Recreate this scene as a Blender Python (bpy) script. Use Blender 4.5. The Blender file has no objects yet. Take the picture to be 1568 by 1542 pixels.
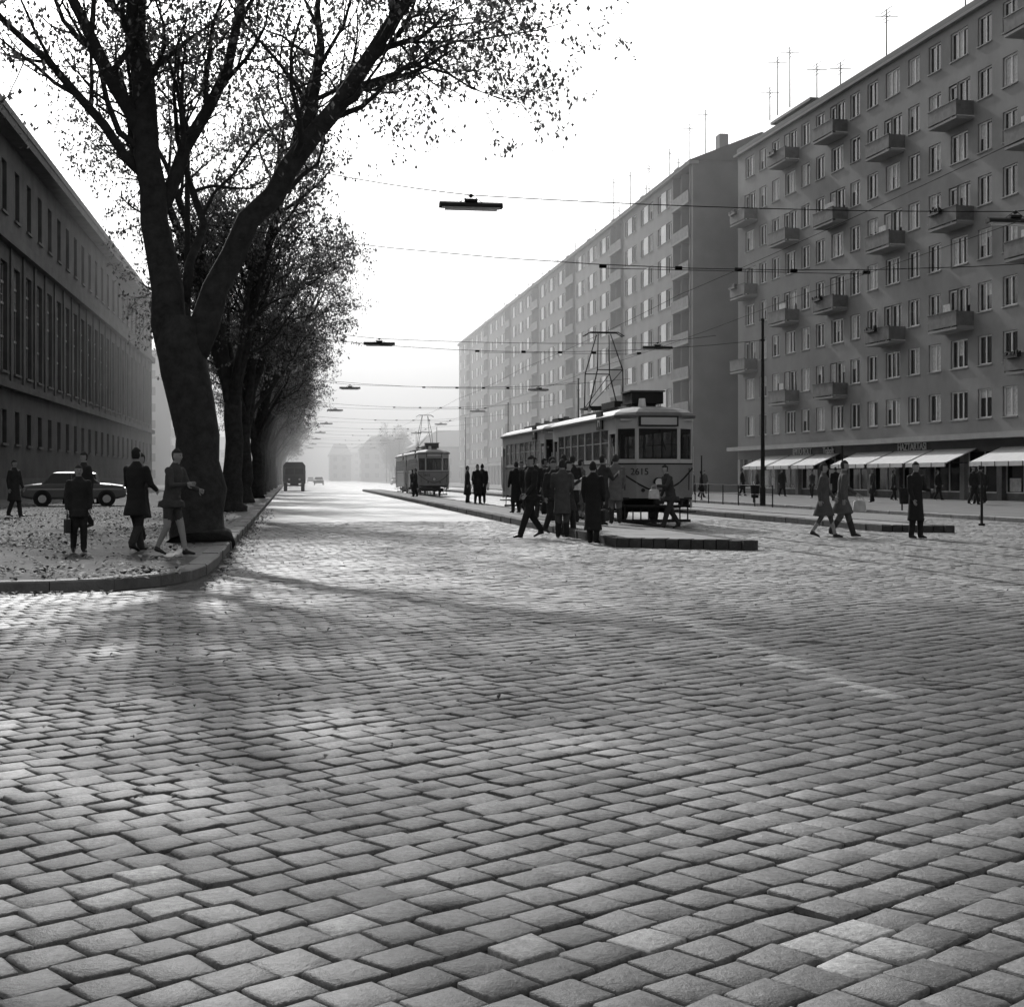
import bpy, math, random
import numpy as np
from mathutils import Vector, Matrix
random.seed(7); rng=np.random.default_rng(7)
sc=bpy.context.scene
R=math.radians
# ---------------------------------------------------------------- materials
MC={}
def mat(name,base=.3,rough=.8,var=.25,scale=3.0,bump=0.0,bscale=40,metal=0.0,spec=.4,detail=3):
    if name in MC: return MC[name]
    m=bpy.data.materials.new(name); m.use_nodes=True
    nt=m.node_tree; N=nt.nodes; L=nt.links
    b=N['Principled BSDF']
    tc=N.new('ShaderNodeTexCoord')
    n=N.new('ShaderNodeTexNoise'); n.inputs['Scale'].default_value=scale; n.inputs['Detail'].default_value=detail; n.inputs['Roughness'].default_value=.65
    L.new(tc.outputs['Object'],n.inputs['Vector'])
    mr=N.new('ShaderNodeMapRange'); mr.inputs[1].default_value=.25; mr.inputs[2].default_value=.75
    mr.inputs[3].default_value=base*(1-var); mr.inputs[4].default_value=base*(1+var)
    L.new(n.outputs['Fac'],mr.inputs[0])
    L.new(mr.outputs[0],b.inputs['Base Color'])
    b.inputs['Roughness'].default_value=rough; b.inputs['Metallic'].default_value=metal
    b.inputs['Specular IOR Level'].default_value=spec
    if bump>0:
        n2=N.new('ShaderNodeTexNoise'); n2.inputs['Scale'].default_value=bscale; n2.inputs['Detail'].default_value=2
        L.new(tc.outputs['Object'],n2.inputs['Vector'])
        bp=N.new('ShaderNodeBump'); bp.inputs['Strength'].default_value=bump; bp.inputs['Distance'].default_value=.02
        L.new(n2.outputs['Fac'],bp.inputs['Height']); L.new(bp.outputs[0],b.inputs['Normal'])
    MC[name]=m; return m

def brick_mat(name,c1,c2,mortar,w=.25,h=.075,rot=(R(90),0,0),ms=.012,bump=.3,rough=.85):
    m=mat(name,.2,rough); nt=m.node_tree;N=nt.nodes;L=nt.links;b=N['Principled BSDF']
    tc=N.new('ShaderNodeTexCoord'); mp=N.new('ShaderNodeMapping'); mp.inputs['Rotation'].default_value=rot
    L.new(tc.outputs['Object'],mp.inputs['Vector'])
    br=N.new('ShaderNodeTexBrick'); L.new(mp.outputs[0],br.inputs['Vector'])
    br.inputs['Color1'].default_value=(c1,c1,c1,1);br.inputs['Color2'].default_value=(c2,c2,c2,1);br.inputs['Mortar'].default_value=(mortar,mortar,mortar,1)
    br.inputs['Scale'].default_value=1; br.inputs['Brick Width'].default_value=w; br.inputs['Row Height'].default_value=h; br.inputs['Mortar Size'].default_value=ms
    br.inputs['Mortar Smooth'].default_value=.3
    n=N.new('ShaderNodeTexNoise'); n.inputs['Scale'].default_value=.35; n.inputs['Detail'].default_value=4
    L.new(tc.outputs['Object'],n.inputs['Vector'])
    mr=N.new('ShaderNodeMapRange'); mr.inputs[1].default_value=.25; mr.inputs[2].default_value=.75;mr.inputs[3].default_value=.72; mr.inputs[4].default_value=1.3
    L.new(n.outputs['Fac'],mr.inputs[0])
    mx=N.new('ShaderNodeVectorMath'); mx.operation='SCALE'
    L.new(br.outputs['Color'],mx.inputs[0]); L.new(mr.outputs[0],mx.inputs['Scale'])
    L.new(mx.outputs[0],b.inputs['Base Color'])
    bp=N.new('ShaderNodeBump'); bp.inputs['Strength'].default_value=bump; bp.inputs['Distance'].default_value=.02; bp.invert=True
    L.new(br.outputs['Fac'],bp.inputs['Height']); L.new(bp.outputs[0],b.inputs['Normal'])
    return m

def glass_mat(name,t=.45,rough=.05,col=.02):
    m=bpy.data.materials.new(name); m.use_nodes=True
    nt=m.node_tree;N=nt.nodes;L=nt.links;b=N['Principled BSDF'];o=N['Material Output']
    b.inputs['Base Color'].default_value=(col,col,col,1); b.inputs['Roughness'].default_value=rough
    tr=N.new('ShaderNodeBsdfTransparent'); mx=N.new('ShaderNodeMixShader'); mx.inputs[0].default_value=t
    L.new(b.outputs[0],mx.inputs[1]);L.new(tr.outputs[0],mx.inputs[2]);L.new(mx.outputs[0],o.inputs['Surface'])
    return m

# ---------------------------------------------------------------- mesh helpers
class MB:
    def __init__(s): s.v=[];s.f=[];s.m=[]
    def add(s,vs,fs,mi=0):
        o=len(s.v); s.v.extend([tuple(v) for v in vs]); s.f.extend([tuple(o+i for i in f) for f in fs]); s.m.extend([mi]*len(fs))
    def box(s,x0,x1,y0,y1,z0,z1,mi=0,M=None):
        vs=[(x0,y0,z0),(x1,y0,z0),(x1,y1,z0),(x0,y1,z0),(x0,y0,z1),(x1,y0,z1),(x1,y1,z1),(x0,y1,z1)]
        if M is not None: vs=[M@Vector(v) for v in vs]
        s.add(vs,[(0,3,2,1),(4,5,6,7),(0,1,5,4),(1,2,6,5),(2,3,7,6),(3,0,4,7)],mi)
    def loft(s,rings,mi=0,cap=True):
        n=len(rings[0]); vs=[p for r in rings for p in r]; fs=[]
        for k in range(len(rings)-1):
            for i in range(n):
                j=(i+1)%n; fs.append((k*n+i,k*n+j,(k+1)*n+j,(k+1)*n+i))
        if cap: fs.append(tuple(range(n-1,-1,-1))); fs.append(tuple(range((len(rings)-1)*n,len(rings)*n)))
        s.add(vs,fs,mi)
    def tube(s,pts,rad,n=8,mi=0,side=(1,0,0),cap=True,rounded=False):
        pts=[Vector(p) for p in pts]; rad=[(r,r) if not isinstance(r,tuple) else r for r in rad]
        side=Vector(side); rings=[]; K=len(pts)
        P=[];RR=[];T=[]
        for k in range(K):
            t=(pts[min(k+1,K-1)]-pts[max(k-1,0)]);
            if t.length<1e-9: t=Vector((0,0,1))
            t.normalize(); T.append(t)
        if rounded:
            r0=min(rad[0]);r1=min(rad[-1])
            P=[pts[0]-T[0]*r0*.75,pts[0]-T[0]*r0*.45]+pts+[pts[-1]+T[-1]*r1*.45,pts[-1]+T[-1]*r1*.75]
            RR=[(rad[0][0]*.35,rad[0][1]*.35),(rad[0][0]*.8,rad[0][1]*.8)]+rad+[(rad[-1][0]*.8,rad[-1][1]*.8),(rad[-1][0]*.35,rad[-1][1]*.35)]
            T=[T[0],T[0]]+T+[T[-1],T[-1]]
        else: P=pts;RR=rad
        for p,r,t in zip(P,RR,T):
            sd=side if abs(side.dot(t))<.95 else Vector((0,1,0))
            a=(sd-t*sd.dot(t)).normalized(); b=t.cross(a)
            rings.append([p+a*(r[0]*math.cos(2*math.pi*i/n))+b*(r[1]*math.sin(2*math.pi*i/n)) for i in range(n)])
        s.loft(rings,mi,cap)
    def cyl(s,c,ax,r,l,n=16,mi=0):
        c=Vector(c);ax=Vector(ax).normalized(); s.tube([c-ax*l/2,c+ax*l/2],[r,r],n,mi,side=(0,0,1) if abs(ax.z)<.9 else (1,0,0))
    def obj(s,name,mats,parent=None,smooth=False,loc=None,rotz=None):
        me=bpy.data.meshes.new(name); me.from_pydata(s.v,[],s.f)
        for m in mats: me.materials.append(m)
        me.polygons.foreach_set('material_index',s.m)
        if smooth: me.polygons.foreach_set('use_smooth',[True]*len(s.f))
        me.update()
        o=bpy.data.objects.new(name,me); sc.collection.objects.link(o)
        if parent: o.parent=parent
        if loc: o.location=loc
        if rotz is not None: o.rotation_euler=(0,0,rotz)
        return o
def empty(name,loc=(0,0,0),rz=0):
    e=bpy.data.objects.new(name,None); sc.collection.objects.link(e); e.location=loc; e.rotation_euler=(0,0,rz); e.empty_display_size=.3; return e
def text(name,body,size,loc,rot,m,parent,ext=.01):
    c=bpy.data.curves.new(name,'FONT'); c.body=body; c.size=size; c.extrude=ext; c.materials.append(m); c.align_x='CENTER'
    o=bpy.data.objects.new(name,c); sc.collection.objects.link(o); o.location=loc; o.rotation_euler=rot; o.parent=parent; return o

# ---------------------------------------------------------------- world & light
SUN_AZ=R(7); SUN_EL=R(31)   # azimuth to the left of +Y
w=bpy.data.worlds.new("World"); sc.world=w; w.use_nodes=True
nt=w.node_tree; bg=nt.nodes['Background']; sky=nt.nodes.new('ShaderNodeTexSky'); sky.sky_type='NISHITA'; sky.sun_disc=False
sky.sun_elevation=SUN_EL; sky.sun_rotation=-SUN_AZ; sky.dust_density=5; sky.air_density=1.5; sky.ozone_density=1
bw=nt.nodes.new('ShaderNodeRGBToBW'); nt.links.new(sky.outputs[0],bw.inputs[0]); nt.links.new(bw.outputs[0],bg.inputs['Color']); bg.inputs['Strength'].default_value=.145
sl=bpy.data.lights.new('sun','SUN'); sl.energy=3.1; sl.angle=R(1.2); sl.color=(1,.995,.99)
so=bpy.data.objects.new('sun',sl); sc.collection.objects.link(so)
ts=Vector((-math.sin(SUN_AZ)*math.cos(SUN_EL),math.cos(SUN_AZ)*math.cos(SUN_EL),math.sin(SUN_EL)))
so.rotation_euler=ts.to_track_quat('Z','Y').to_euler(); so.location=(0,0,60)
sc.view_settings.view_transform='Standard'; sc.view_settings.look='None'; sc.view_settings.exposure=0
# haze
mb=MB(); mb.box(-200,260,92,1400,-1,62)
hm=bpy.data.materials.new('haze_air'); hm.use_nodes=True; N=hm.node_tree.nodes; N.remove(N['Principled BSDF'])
vs=N.new('ShaderNodeVolumeScatter'); vs.inputs['Density'].default_value=.0034; vs.inputs['Anisotropy'].default_value=.35; vs.inputs['Color'].default_value=(1,1,1,1)
hm.node_tree.links.new(vs.outputs[0],N['Material Output'].inputs['Volume'])
mb.obj('haze',[hm])
# camera
cd=bpy.data.cameras.new('camera'); co=bpy.data.objects.new('camera',cd); sc.collection.objects.link(co); sc.camera=co
co.location=(0,0,1.35); co.rotation_euler=(R(90),0,R(-8.76)); cd.sensor_width=36; cd.lens=50.5; cd.shift_y=-.0255; cd.clip_end=4000; cd.clip_start=.05

# ---------------------------------------------------------------- ground, road
pave=mat('pavement_dirt',.065,.9,.65,.8,.7,14,detail=5)
mb=MB(); mb.add([(-1500,-300,-.06),(1500,-300,-.06),(1500,2500,-.06),(-1500,2500,-.06)],[(0,1,2,3)]); mb.obj('ground',[mat('ground_earth',.12,.9,.3,.2)])
mb=MB(); mb.add([(-30,-3,-.014),(40,-3,-.014),(40,46,-.014),(-30,46,-.014)],[(0,1,2,3)]); mb.obj('road_bedding',[mat('joint_sand',.022,.95,.5,6,.6,60)])
ROT=R(33)
far=brick_mat('cobbles_far',.19,.25,.08,w=.205,h=.185,rot=(0,0,-ROT),ms=.010,bump=.45,rough=.45)
mb=MB(); mb.add([(-1.1,44,-.004),(21.7,44,-.004),(21.7,900,-.004),(-1.1,900,-.004)],[(0,1,2,3)]); mb.obj('road',[far])

def stones():
    u=np.array([math.cos(ROT),math.sin(ROT)]); v=np.array([-math.sin(ROT),math.cos(ROT)])
    pu,pv=.190,.176
    I,J=np.meshgrid(np.arange(-250,380),np.arange(-250,320),indexing='ij')
    I=I.ravel();J=J.ravel()
    rowoff=rng.uniform(-.3,.3,900)[J+300]
    roww=rng.normal(0,.005,900)[J+300]
    cu=(I+.5*(J%2)+rowoff*.6)*pu; cv=J*pv+roww
    cv=cv+.06*np.sin(cu*.45+J*.02)+.010*np.sin(cu*2.1+J*.31)
    cu=cu+rng.normal(0,.004,len(cu))+.03*np.sin(cv*.8)
    c=cu[:,None]*u+cv[:,None]*v
    X=c[:,0];Y=c[:,1]
    ok=(Y>1.2)&(Y<44)&(X>-.3*Y-2)&(X<.64*Y+2.5)&(X<21.6)
    ok&=~((X<-1.0)&(Y>17.5))
    for rx in RAILS: ok&=~(np.abs(X-rx)<.10)
    ok&=~((X>6.5)&(X<8.45)&(Y>27.4))
    ok&=~((X>14.6)&(X<16.2)&(Y>34))
    c=c[ok];X=X[ok];Y=Y[ok];n=len(c)
    s=np.array([-1,-.88,.88,1]); A,B=np.meshgrid(s,s,indexing='ij'); A=A.ravel();B=B.ravel()
    cor=(np.abs(A)>.9)&(np.abs(B)>.9); inn=(np.abs(A)<.9)&(np.abs(B)<.9)
    zt=np.where(inn,0,np.where(cor,-.009,-.005))
    sh=np.where(cor,.96,1.0)
    hu=(pu/2-rng.uniform(.002,.008,n))[:,None]; hv=(pv/2-rng.uniform(.002,.008,n))[:,None]
    top=np.zeros((n,16,3))
    cj=rng.normal(0,.0042,(n,4,2))
    qi=((A>0)*2+(B>0)).astype(int)
    jit=rng.normal(0,.0022,(n,16,2))+cj[:,qi,:]
    lu=A*sh*hu+jit[:,:,0]; lv=B*sh*hv+jit[:,:,1]
    sk=rng.normal(0,.035,(n,1)); lu=lu+sk*lv
    top[:,:,0]=c[:,0:1]+lu*u[0]+lv*v[0]; top[:,:,1]=c[:,1:2]+lu*u[1]+lv*v[1]
    tilt=rng.normal(0,.015,(n,2))
    z0=rng.normal(0,.0022,n)+.005*np.sin(X*.9+1)*np.sin(Y*.7)+.003*np.sin(X*2.3+Y*1.7)
    sunk=rng.random(n)<.015; z0[sunk]-=.006
    top[:,:,2]=zt+z0[:,None]+tilt[:,0:1]*lu+tilt[:,1:2]*lv+rng.normal(0,.0014,(n,16))
    bi=np.array([0,4,8,12,13,14,15,11,7,3,2,1])
    bot=top[:,bi,:].copy(); bot[:,:,2]-=.035
    V=np.concatenate([top,bot],1)
    fs=[]
    for i in range(3):
        for j in range(3):
            a=i*4+j; fs.append((a,a+4,a+5,a+1))
    for k in range(12):
        k2=(k+1)%12; fs.append((bi[k2],bi[k],16+k,16+k2))
    F=np.array(fs)
    F=(F[None]+28*np.arange(n)[:,None,None]).reshape(-1)
    me=bpy.data.meshes.new('cobblestones'); me.vertices.add(n*28); me.vertices.foreach_set('co',V.reshape(-1))
    me.loops.add(len(F)); me.loops.foreach_set('vertex_index',F.astype(np.int32))
    npoly=len(F)//4; me.polygons.add(npoly); me.polygons.foreach_set('loop_start',np.arange(0,len(F),4,dtype=np.int32))
    me.polygons.foreach_set('use_smooth',np.ones(npoly,dtype=bool))
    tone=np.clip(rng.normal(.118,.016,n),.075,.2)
    # bright road sheen painted into the tone: setts turn paler down the carriageway
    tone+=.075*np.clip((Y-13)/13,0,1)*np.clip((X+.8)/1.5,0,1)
    line=(np.abs(X-3.62-.01*(Y-9))<.11)&(Y>8.4)&(Y<13.4)
    tone[line]+=.17
    l2=(np.abs(X-8.6)<.1)&(Y>15)&(Y<19); tone[l2]+=.12
    for (cx,cy,r,p) in [(.45,4.15,.36,.5),(-.42,4.75,.34,.55),(1.6,3.85,.24,.5),(-.8,4.25,.22,.5),(1.1,3.95,.25,.3)]:
        q=(np.hypot(X-cx,Y-cy)<r)&(rng.random(n)<p); tone[q]=rng.uniform(.24,.36,q.sum())
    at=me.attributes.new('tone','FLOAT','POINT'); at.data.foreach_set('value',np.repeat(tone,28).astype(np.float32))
    me.update(calc_edges=True); me.validate()
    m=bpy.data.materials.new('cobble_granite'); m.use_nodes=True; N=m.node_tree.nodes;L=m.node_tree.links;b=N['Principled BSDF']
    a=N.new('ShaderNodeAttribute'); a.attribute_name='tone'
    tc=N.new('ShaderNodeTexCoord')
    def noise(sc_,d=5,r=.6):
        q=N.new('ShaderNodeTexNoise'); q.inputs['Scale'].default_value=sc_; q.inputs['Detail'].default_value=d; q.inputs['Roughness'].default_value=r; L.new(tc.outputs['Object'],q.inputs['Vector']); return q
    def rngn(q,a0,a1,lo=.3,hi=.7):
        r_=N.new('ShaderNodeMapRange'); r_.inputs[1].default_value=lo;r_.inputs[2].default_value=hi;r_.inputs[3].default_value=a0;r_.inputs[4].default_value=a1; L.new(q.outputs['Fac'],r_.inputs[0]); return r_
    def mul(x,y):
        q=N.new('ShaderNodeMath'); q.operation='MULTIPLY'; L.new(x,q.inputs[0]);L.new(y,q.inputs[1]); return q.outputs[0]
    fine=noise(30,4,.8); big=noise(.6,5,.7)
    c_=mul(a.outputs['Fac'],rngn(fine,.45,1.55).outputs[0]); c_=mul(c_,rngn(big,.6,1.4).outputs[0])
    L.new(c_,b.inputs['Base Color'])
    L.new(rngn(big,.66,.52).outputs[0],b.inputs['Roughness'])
    b.inputs['Specular IOR Level'].default_value=.40
    bp=N.new('ShaderNodeBump'); bp.inputs['Strength'].default_value=.8; bp.inputs['Distance'].default_value=.009; L.new(fine.outputs['Fac'],bp.inputs['Height']); L.new(bp.outputs[0],b.inputs['Normal'])
    me.materials.append(m)
    o=bpy.data.objects.new('cobblestones',me); sc.collection.objects.link(o)
T1,T2=9.9,13.0
RAILS=[T1-.72,T1+.72,T2-.72,T2+.72]
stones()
steel=mat('rail_steel',.35,.3,.2,5,metal=.8)
for i,t in enumerate((T1,T2)):
    e=empty('tram_track'); mb=MB()
    for s in (-.72,.72):
        mb.box(t+s-.05,t+s+.02,-2,600,-.03,.006,0); mb.box(t+s+.045,t+s+.075,-2,600,-.03,.003,0)
        mb.box(t+s-.10,t+s+.12,-2,600,-.05,-.012,1)
    mb.obj('rails',[steel,mat('rail_bed',.03,.8)],e)

# kerb & pavement left
kerbm=mat('kerb_stone',.16,.75,.3,4,.4,30)
kerbd=mat('kerb_stone_dark',.06,.85,.4,5,.4,30)
path=[(-1.12,420),(-1.12,22.5),(-1.16,20.6),(-1.3,19.4),(-1.6,18.5),(-2.1,17.85),(-2.8,17.5),(-3.8,17.38),(-7,17.4),(-20,17.9)]
def kerb(path,name,parent=None,w=.28,h=.135,L0=1.0):
    mb=MB()
    for (a,b) in zip(path[:-1],path[1:]):
        a=Vector((*a,0));b=Vector((*b,0)); d=b-a; l=d.length; n=max(1,int(l/L0))
        d.normalize(); nrm=Vector((d.y,-d.x,0))
        for k in range(n):
            p=a+d*(l*k/n+.006); q=a+d*(l*(k+1)/n-.006); j=random.uniform(-.012,.012); hz=h+random.uniform(-.008,.008)
            r0=[p+nrm*(0+j)+Vector((0,0,-.05)),p+nrm*j+Vector((0,0,hz-.02)),p+nrm*(.025+j)+Vector((0,0,hz)),p+nrm*(w)+Vector((0,0,hz)),p+nrm*w+Vector((0,0,-.05))]
            r1=[x+(q-p) for x in r0]
            mb.loft([r0,r1],0)
    return mb.obj(name,[kerbm],parent)
kerb(path,'kerb')
mb=MB()
pv=[(x-.26 if y>18.4 else x-.12,y+(.22 if y<19 else 0)) for x,y in path]
poly=[(x,y,.125) for x,y in pv]+[(-90,18.2,.125),(-90,420,.125)]
mb.add(poly,[tuple(range(len(poly)))]); mb.obj('pavement',[pave])
mb=MB(); mb.add([(-1.38,22.6,.129),(-1.38,300,.129),(-1.95,300,.129),(-1.95,22.6,.129)],[(0,1,2,3)],0); mb.obj('pavement_asphalt_strip',[mat('asphalt_strip',.12,.8,.4,2,.4,30)])

# platforms
platm=mat('platform_concrete',.22,.85,.3,1.2,.4,25)
def platform(name,pts,h):
    e=empty(name)
    mb=MB(); n=len(pts)
    mb.add([(x,y,h-.006) for x,y in pts],[tuple(range(n))],0); mb.obj('slab',[platm],e)
    mb=MB()
    for i in range(n):
        a=Vector((*pts[i],0));b=Vector((*pts[(i+1)%n],0)); d=b-a;l=d.length;d.normalize(); nrm=Vector((-d.y,d.x,0))
        k=max(1,int(l/(.24 if l<4 else 1.0)))
        for j in range(k):
            p=a+d*(l*j/k+.010);q=a+d*(l*(j+1)/k-.010); jt=random.uniform(-.012,.008)
            hz=h+random.uniform(-.004,.01)
            r0=[p-nrm*(.02-jt)+Vector((0,0,-.05)),p-nrm*(.02-jt)+Vector((0,0,hz-.015)),p-nrm*(0)+Vector((0,0,hz)),p+nrm*.22+Vector((0,0,hz)),p+nrm*.22+Vector((0,0,-.05))]
            mb.loft([r0,[x+(q-p) for x in r0]],0)
    mb.obj('edge_stones',[kerbd],e)
platform('tram_platform',[(6.25,27.15),(8.5,25.6),(8.55,140),(6.9,140)],.18)
platform('tram_platform',[(14.5,33.8),(16.0,33.0),(16.3,140),(14.6,140)],.17)
mb=MB(); mb.add([(21.95,-5,.125),(120,-5,.125),(120,420,.125),(21.95,420,.125)],[(0,1,2,3)]); mb.obj('pavement',[mat('pavement_asphalt',.12,.8,.3,.8,.3,20)])
kerb([(21.7,-4),(21.7,420)],'kerb')

# fallen leaves
def leaves():
    leafdry=bpy.data.materials.new('dry_leaf'); leafdry.use_nodes=True; N=leafdry.node_tree.nodes;L=leafdry.node_tree.links
    ge=N.new('ShaderNodeNewGeometry'); mr=N.new('ShaderNodeMapRange'); mr.inputs[3].default_value=.05; mr.inputs[4].default_value=.34; L.new(ge.outputs['Random Per Island'],mr.inputs[0]); L.new(mr.outputs[0],N['Principled BSDF'].inputs['Base Color']); N['Principled BSDF'].inputs['Roughness'].default_value=.75
    mb=MB()
    def leaf(x,y,z,s):
        a=random.uniform(0,6.28); M=Matrix.Translation((x,y,z))@Matrix.Rotation(a,4,'Z')@Matrix.Rotation(random.uniform(-.5,.5),4,'X')
        mb.add([M@Vector(p) for p in [(0,-s,0),(s*.45,-.45*s,.01),(s*.6,.1*s,.012),(s*.1,s,0),(-s*.55,.3*s,.012),(-s*.5,-.4*s,.008)]],[(0,1,2,3,4,5)])
    cl=[(random.uniform(-10,-1.6),random.uniform(18,50)) for _ in range(60)]
    for i in range(4500):
        y=17.7+random.random()**1.2*50; x=-1.5-random.random()**.9*min(16,.3*y+3)
        leaf(x,y,.145,random.uniform(.03,.07))
    for cx,cy in cl:
        for i in range(60):
            x=cx+random.gauss(0,.5);y=cy+random.gauss(0,.8)
            if x<-1.4 and y>17.8: leaf(x,y,.15,random.uniform(.03,.07))
    for i in range(380):
        y=random.uniform(6,34); x=-1+random.expovariate(.35)-.2*max(0,17-y)*random.random(); leaf(x,y,.02,random.uniform(.015,.03))
    for i in range(500):
        y=random.uniform(17.6,60); leaf(-1.05+abs(random.gauss(0,.22)),y,.02,.04)
    for i in range(160):
        x=random.uniform(-6,-2); leaf(x,17.3-abs(random.gauss(0,.25)),.02,.04)
    mb.obj('fallen_leaves',[leafdry])
leaves()

# ---------------------------------------------------------------- buildings
wallN=mat('render_near',.26,.9,.22,.35,.15,8,detail=5); wallF=mat('render_far',.25,.9,.2,.3,0,8)
trim=mat('stone_trim',.34,.85,.15,1); frame=mat('window_frame_paint',.8,.6,.1,2); glass=mat('window_glass',.018,.08,.3,.2,spec=.5)
curt=mat('curtain',.6,.9,.3,6); dark=mat('shop_dark',.03,.5,.4,1); roofm=mat('roof_tin',.08,.7,.2,.5)
balc=mat('balcony_panel',.17,.8,.3,2); lett=mat('sign_letters',.8,.6,.05)
brick2=brick_mat('gable_brick_side',.13,.19,.17,w=.5,h=.15,rot=(R(90),0,R(90)),ms=.02)
awn=mat('awning_canvas',.66,.8,.12,2)
WM=[None,frame,glass,curt,trim,balc,dark,roofm]
def window(mb,cx,w,z,h,panes=2,y=.17,tr=False,cp=.18,f=.085):
    x0=cx-w/2;x1=cx+w/2
    mb.box(x0,x1,y-.04,y+.02,z,z+f,1);mb.box(x0,x1,y-.04,y+.02,z+h-f,z+h,1)
    mb.box(x0,x0+f,y-.04,y+.02,z+f,z+h-f,1);mb.box(x1-f,x1,y-.04,y+.02,z+f,z+h-f,1)
    pw=(w-2*f)/panes
    allc=random.random()<cp*.5
    for i in range(panes):
        a=x0+f+i*pw;b=a+pw
        if i: mb.box(a-.05,a+.05,y-.035,y+.02,z+f,z+h-f,1)
        c=3 if (allc or random.random()<cp) else 2
        zb=z+f
        if c==3 and random.random()<.35:
            zm=z+h*random.uniform(.4,.7); mb.box(a,b,y+.03,y+.05,zm,z+h-f,3); mb.box(a,b,y+.031,y+.05,zb,zm,2)
        else: mb.box(a,b,y+.03,y+.05,zb,z+h-f,c)
    if tr: mb.box(x0+f,x1-f,y-.03,y+.02,z+h*.7,z+h*.7+.05,1)
def strip(mb,x0,x1,z,fh,wins,th=.32):
    wins=sorted(wins)
    if not wins: mb.box(x0,x1,0,th,z,z+fh,0); return
    sill=min(q[2] for q in wins); hh=max(q[2]+q[3] for q in wins)
    if sill>.01: mb.box(x0,x1,0,th,z,z+sill,0)
    mb.box(x0,x1,0,th,z+hh,z+fh,0)
    cur=x0
    for cx,w,s_,h_ in wins:
        if cx-w/2>cur: mb.box(cur,cx-w/2,0,th,z+sill,z+hh,0)
        if s_>sill+.01: mb.box(cx-w/2,cx+w/2,0,th,z+sill,z+s_,0)
        cur=cx+w/2
    if cur<x1: mb.box(cur,x1,0,th,z+sill,z+hh,0)
def antenna(mb,x,y,z,h,mi):
    mb.tube([(x,y,z),(x,y,z+h)],[.05,.035],5,mi)
    for k in range(4):
        l=.8-.14*k; mb.tube([(x-l,y,z+h-.25*k-.05),(x+l,y,z+h-.25*k-.05)],[.025,.025],4,mi)
    mb.tube([(x,y-.8,z+h-.5),(x,y+.8,z+h-.4)],[.025,.025],4,mi)

# near right apartment block
LN=78
bn=empty('apartment_building',(35.4,110.9,0),math.atan2(-34.6,1.7))
mb=MB(); PB=8.1
bset=[{2,4,6},{1,3,5,7},{1,3,5,7},{2,4,6},{2,4,6},{1,3,5,7},{1,3,5,7},{2,4,6},{2,4,6}]
FH=2.9; Z0=3.75
for k in range(8):
    z=Z0+k*FH; wins=[]
    for i in range(9):
        c=2.6+PB*i
        if k in bset[i]: wins+= [(c-.72,.9,.12,2.25),(c+.5,1.45,.82,1.6)]
        else: wins.append((c,1.9,.82,1.6))
        wins.append((c+2.75,1.45,.82,1.6)); wins.append((c+5.3,1.45,.82,1.6))
    strip(mb,0,LN,z,FH,wins)
    for (c,w,s,h) in wins:
        window(mb,c,w,z+s,h,panes=3 if w>1.6 else (2 if w>1 else 1),cp=.25,y=.14)
        if s>.5: mb.box(c-w/2-.06,c+w/2+.06,-.07,.1,z+s-.06,z+s,4)
    if k==0: mb.box(0,LN,-.025,-.002,z-.03,z+.04,4)
for i,ks in enumerate(bset):
    c=2.6+PB*i
    for k in ks:
        z=Z0+k*FH
        mb.box(c-1.6,c+1.6,-1.05,-.002,z-.05,z+.08,0)
        mb.box(c-1.6,c+1.6,-1.06,-1.0,z+.16,z+.95,5); mb.box(c-1.62,c+1.62,-1.09,-.97,z+.95,z+1.0,6)
        mb.box(c-1.6,c-1.55,-1.0,-.002,z+.16,z+.95,5); mb.box(c+1.55,c+1.6,-1.0,-.002,z+.16,z+.95,5)
        for xx in (c-1.57,c,c+1.57): mb.box(xx-.02,xx+.02,-1.04,-1.0,z+.08,z+.16,6)
        rr=random.random()
        if rr<.25:
            x0=c-1.3; mb.box(x0,x0+1.3,-1.28,-1.07,z+.78,z+.95,6)
            for q in range(26):
                xx=x0+random.random()*1.3; yy=-1.18+random.uniform(-.1,.1); hh=random.uniform(.03,.2); mb.box(xx-.05,xx+.05,yy-.05,yy+.05,z+.93,z+.95+hh,6)
        elif rr<.5: mb.box(c-.9,c+random.uniform(-.2,.6),-.5,-.48,z+1.0,z+1.55,3)
mb.box(0,LN,.321,13,Z0,Z0+8*FH,0)
mb.box(-.3,LN,-.28,13.4,Z0+8*FH,Z0+8*FH+.16,0); mb.box(0,LN,-.1,13.2,Z0+8*FH+.16,Z0+8*FH+.6,7)
mb.box(2,9,2.5,8,Z0+8*FH+.6,Z0+8*FH+2.3,0); mb.box(1.6,9.4,2.1,8.4,Z0+8*FH+2.3,Z0+8*FH+2.5,6)
for x in (18,31,47,60): mb.box(x,x+1.4,4,4.9,Z0+8*FH+.6,Z0+8*FH+1.7,0)
for x in (3,4.6,7,12,16,23,33,44): antenna(mb,x,1.5,Z0+8*FH+2.3 if x<9 else Z0+8*FH+.6,random.uniform(2.4,4.6),6)
mb.obj('walls_and_windows',[wallN]+WM[1:],bn)
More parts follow.
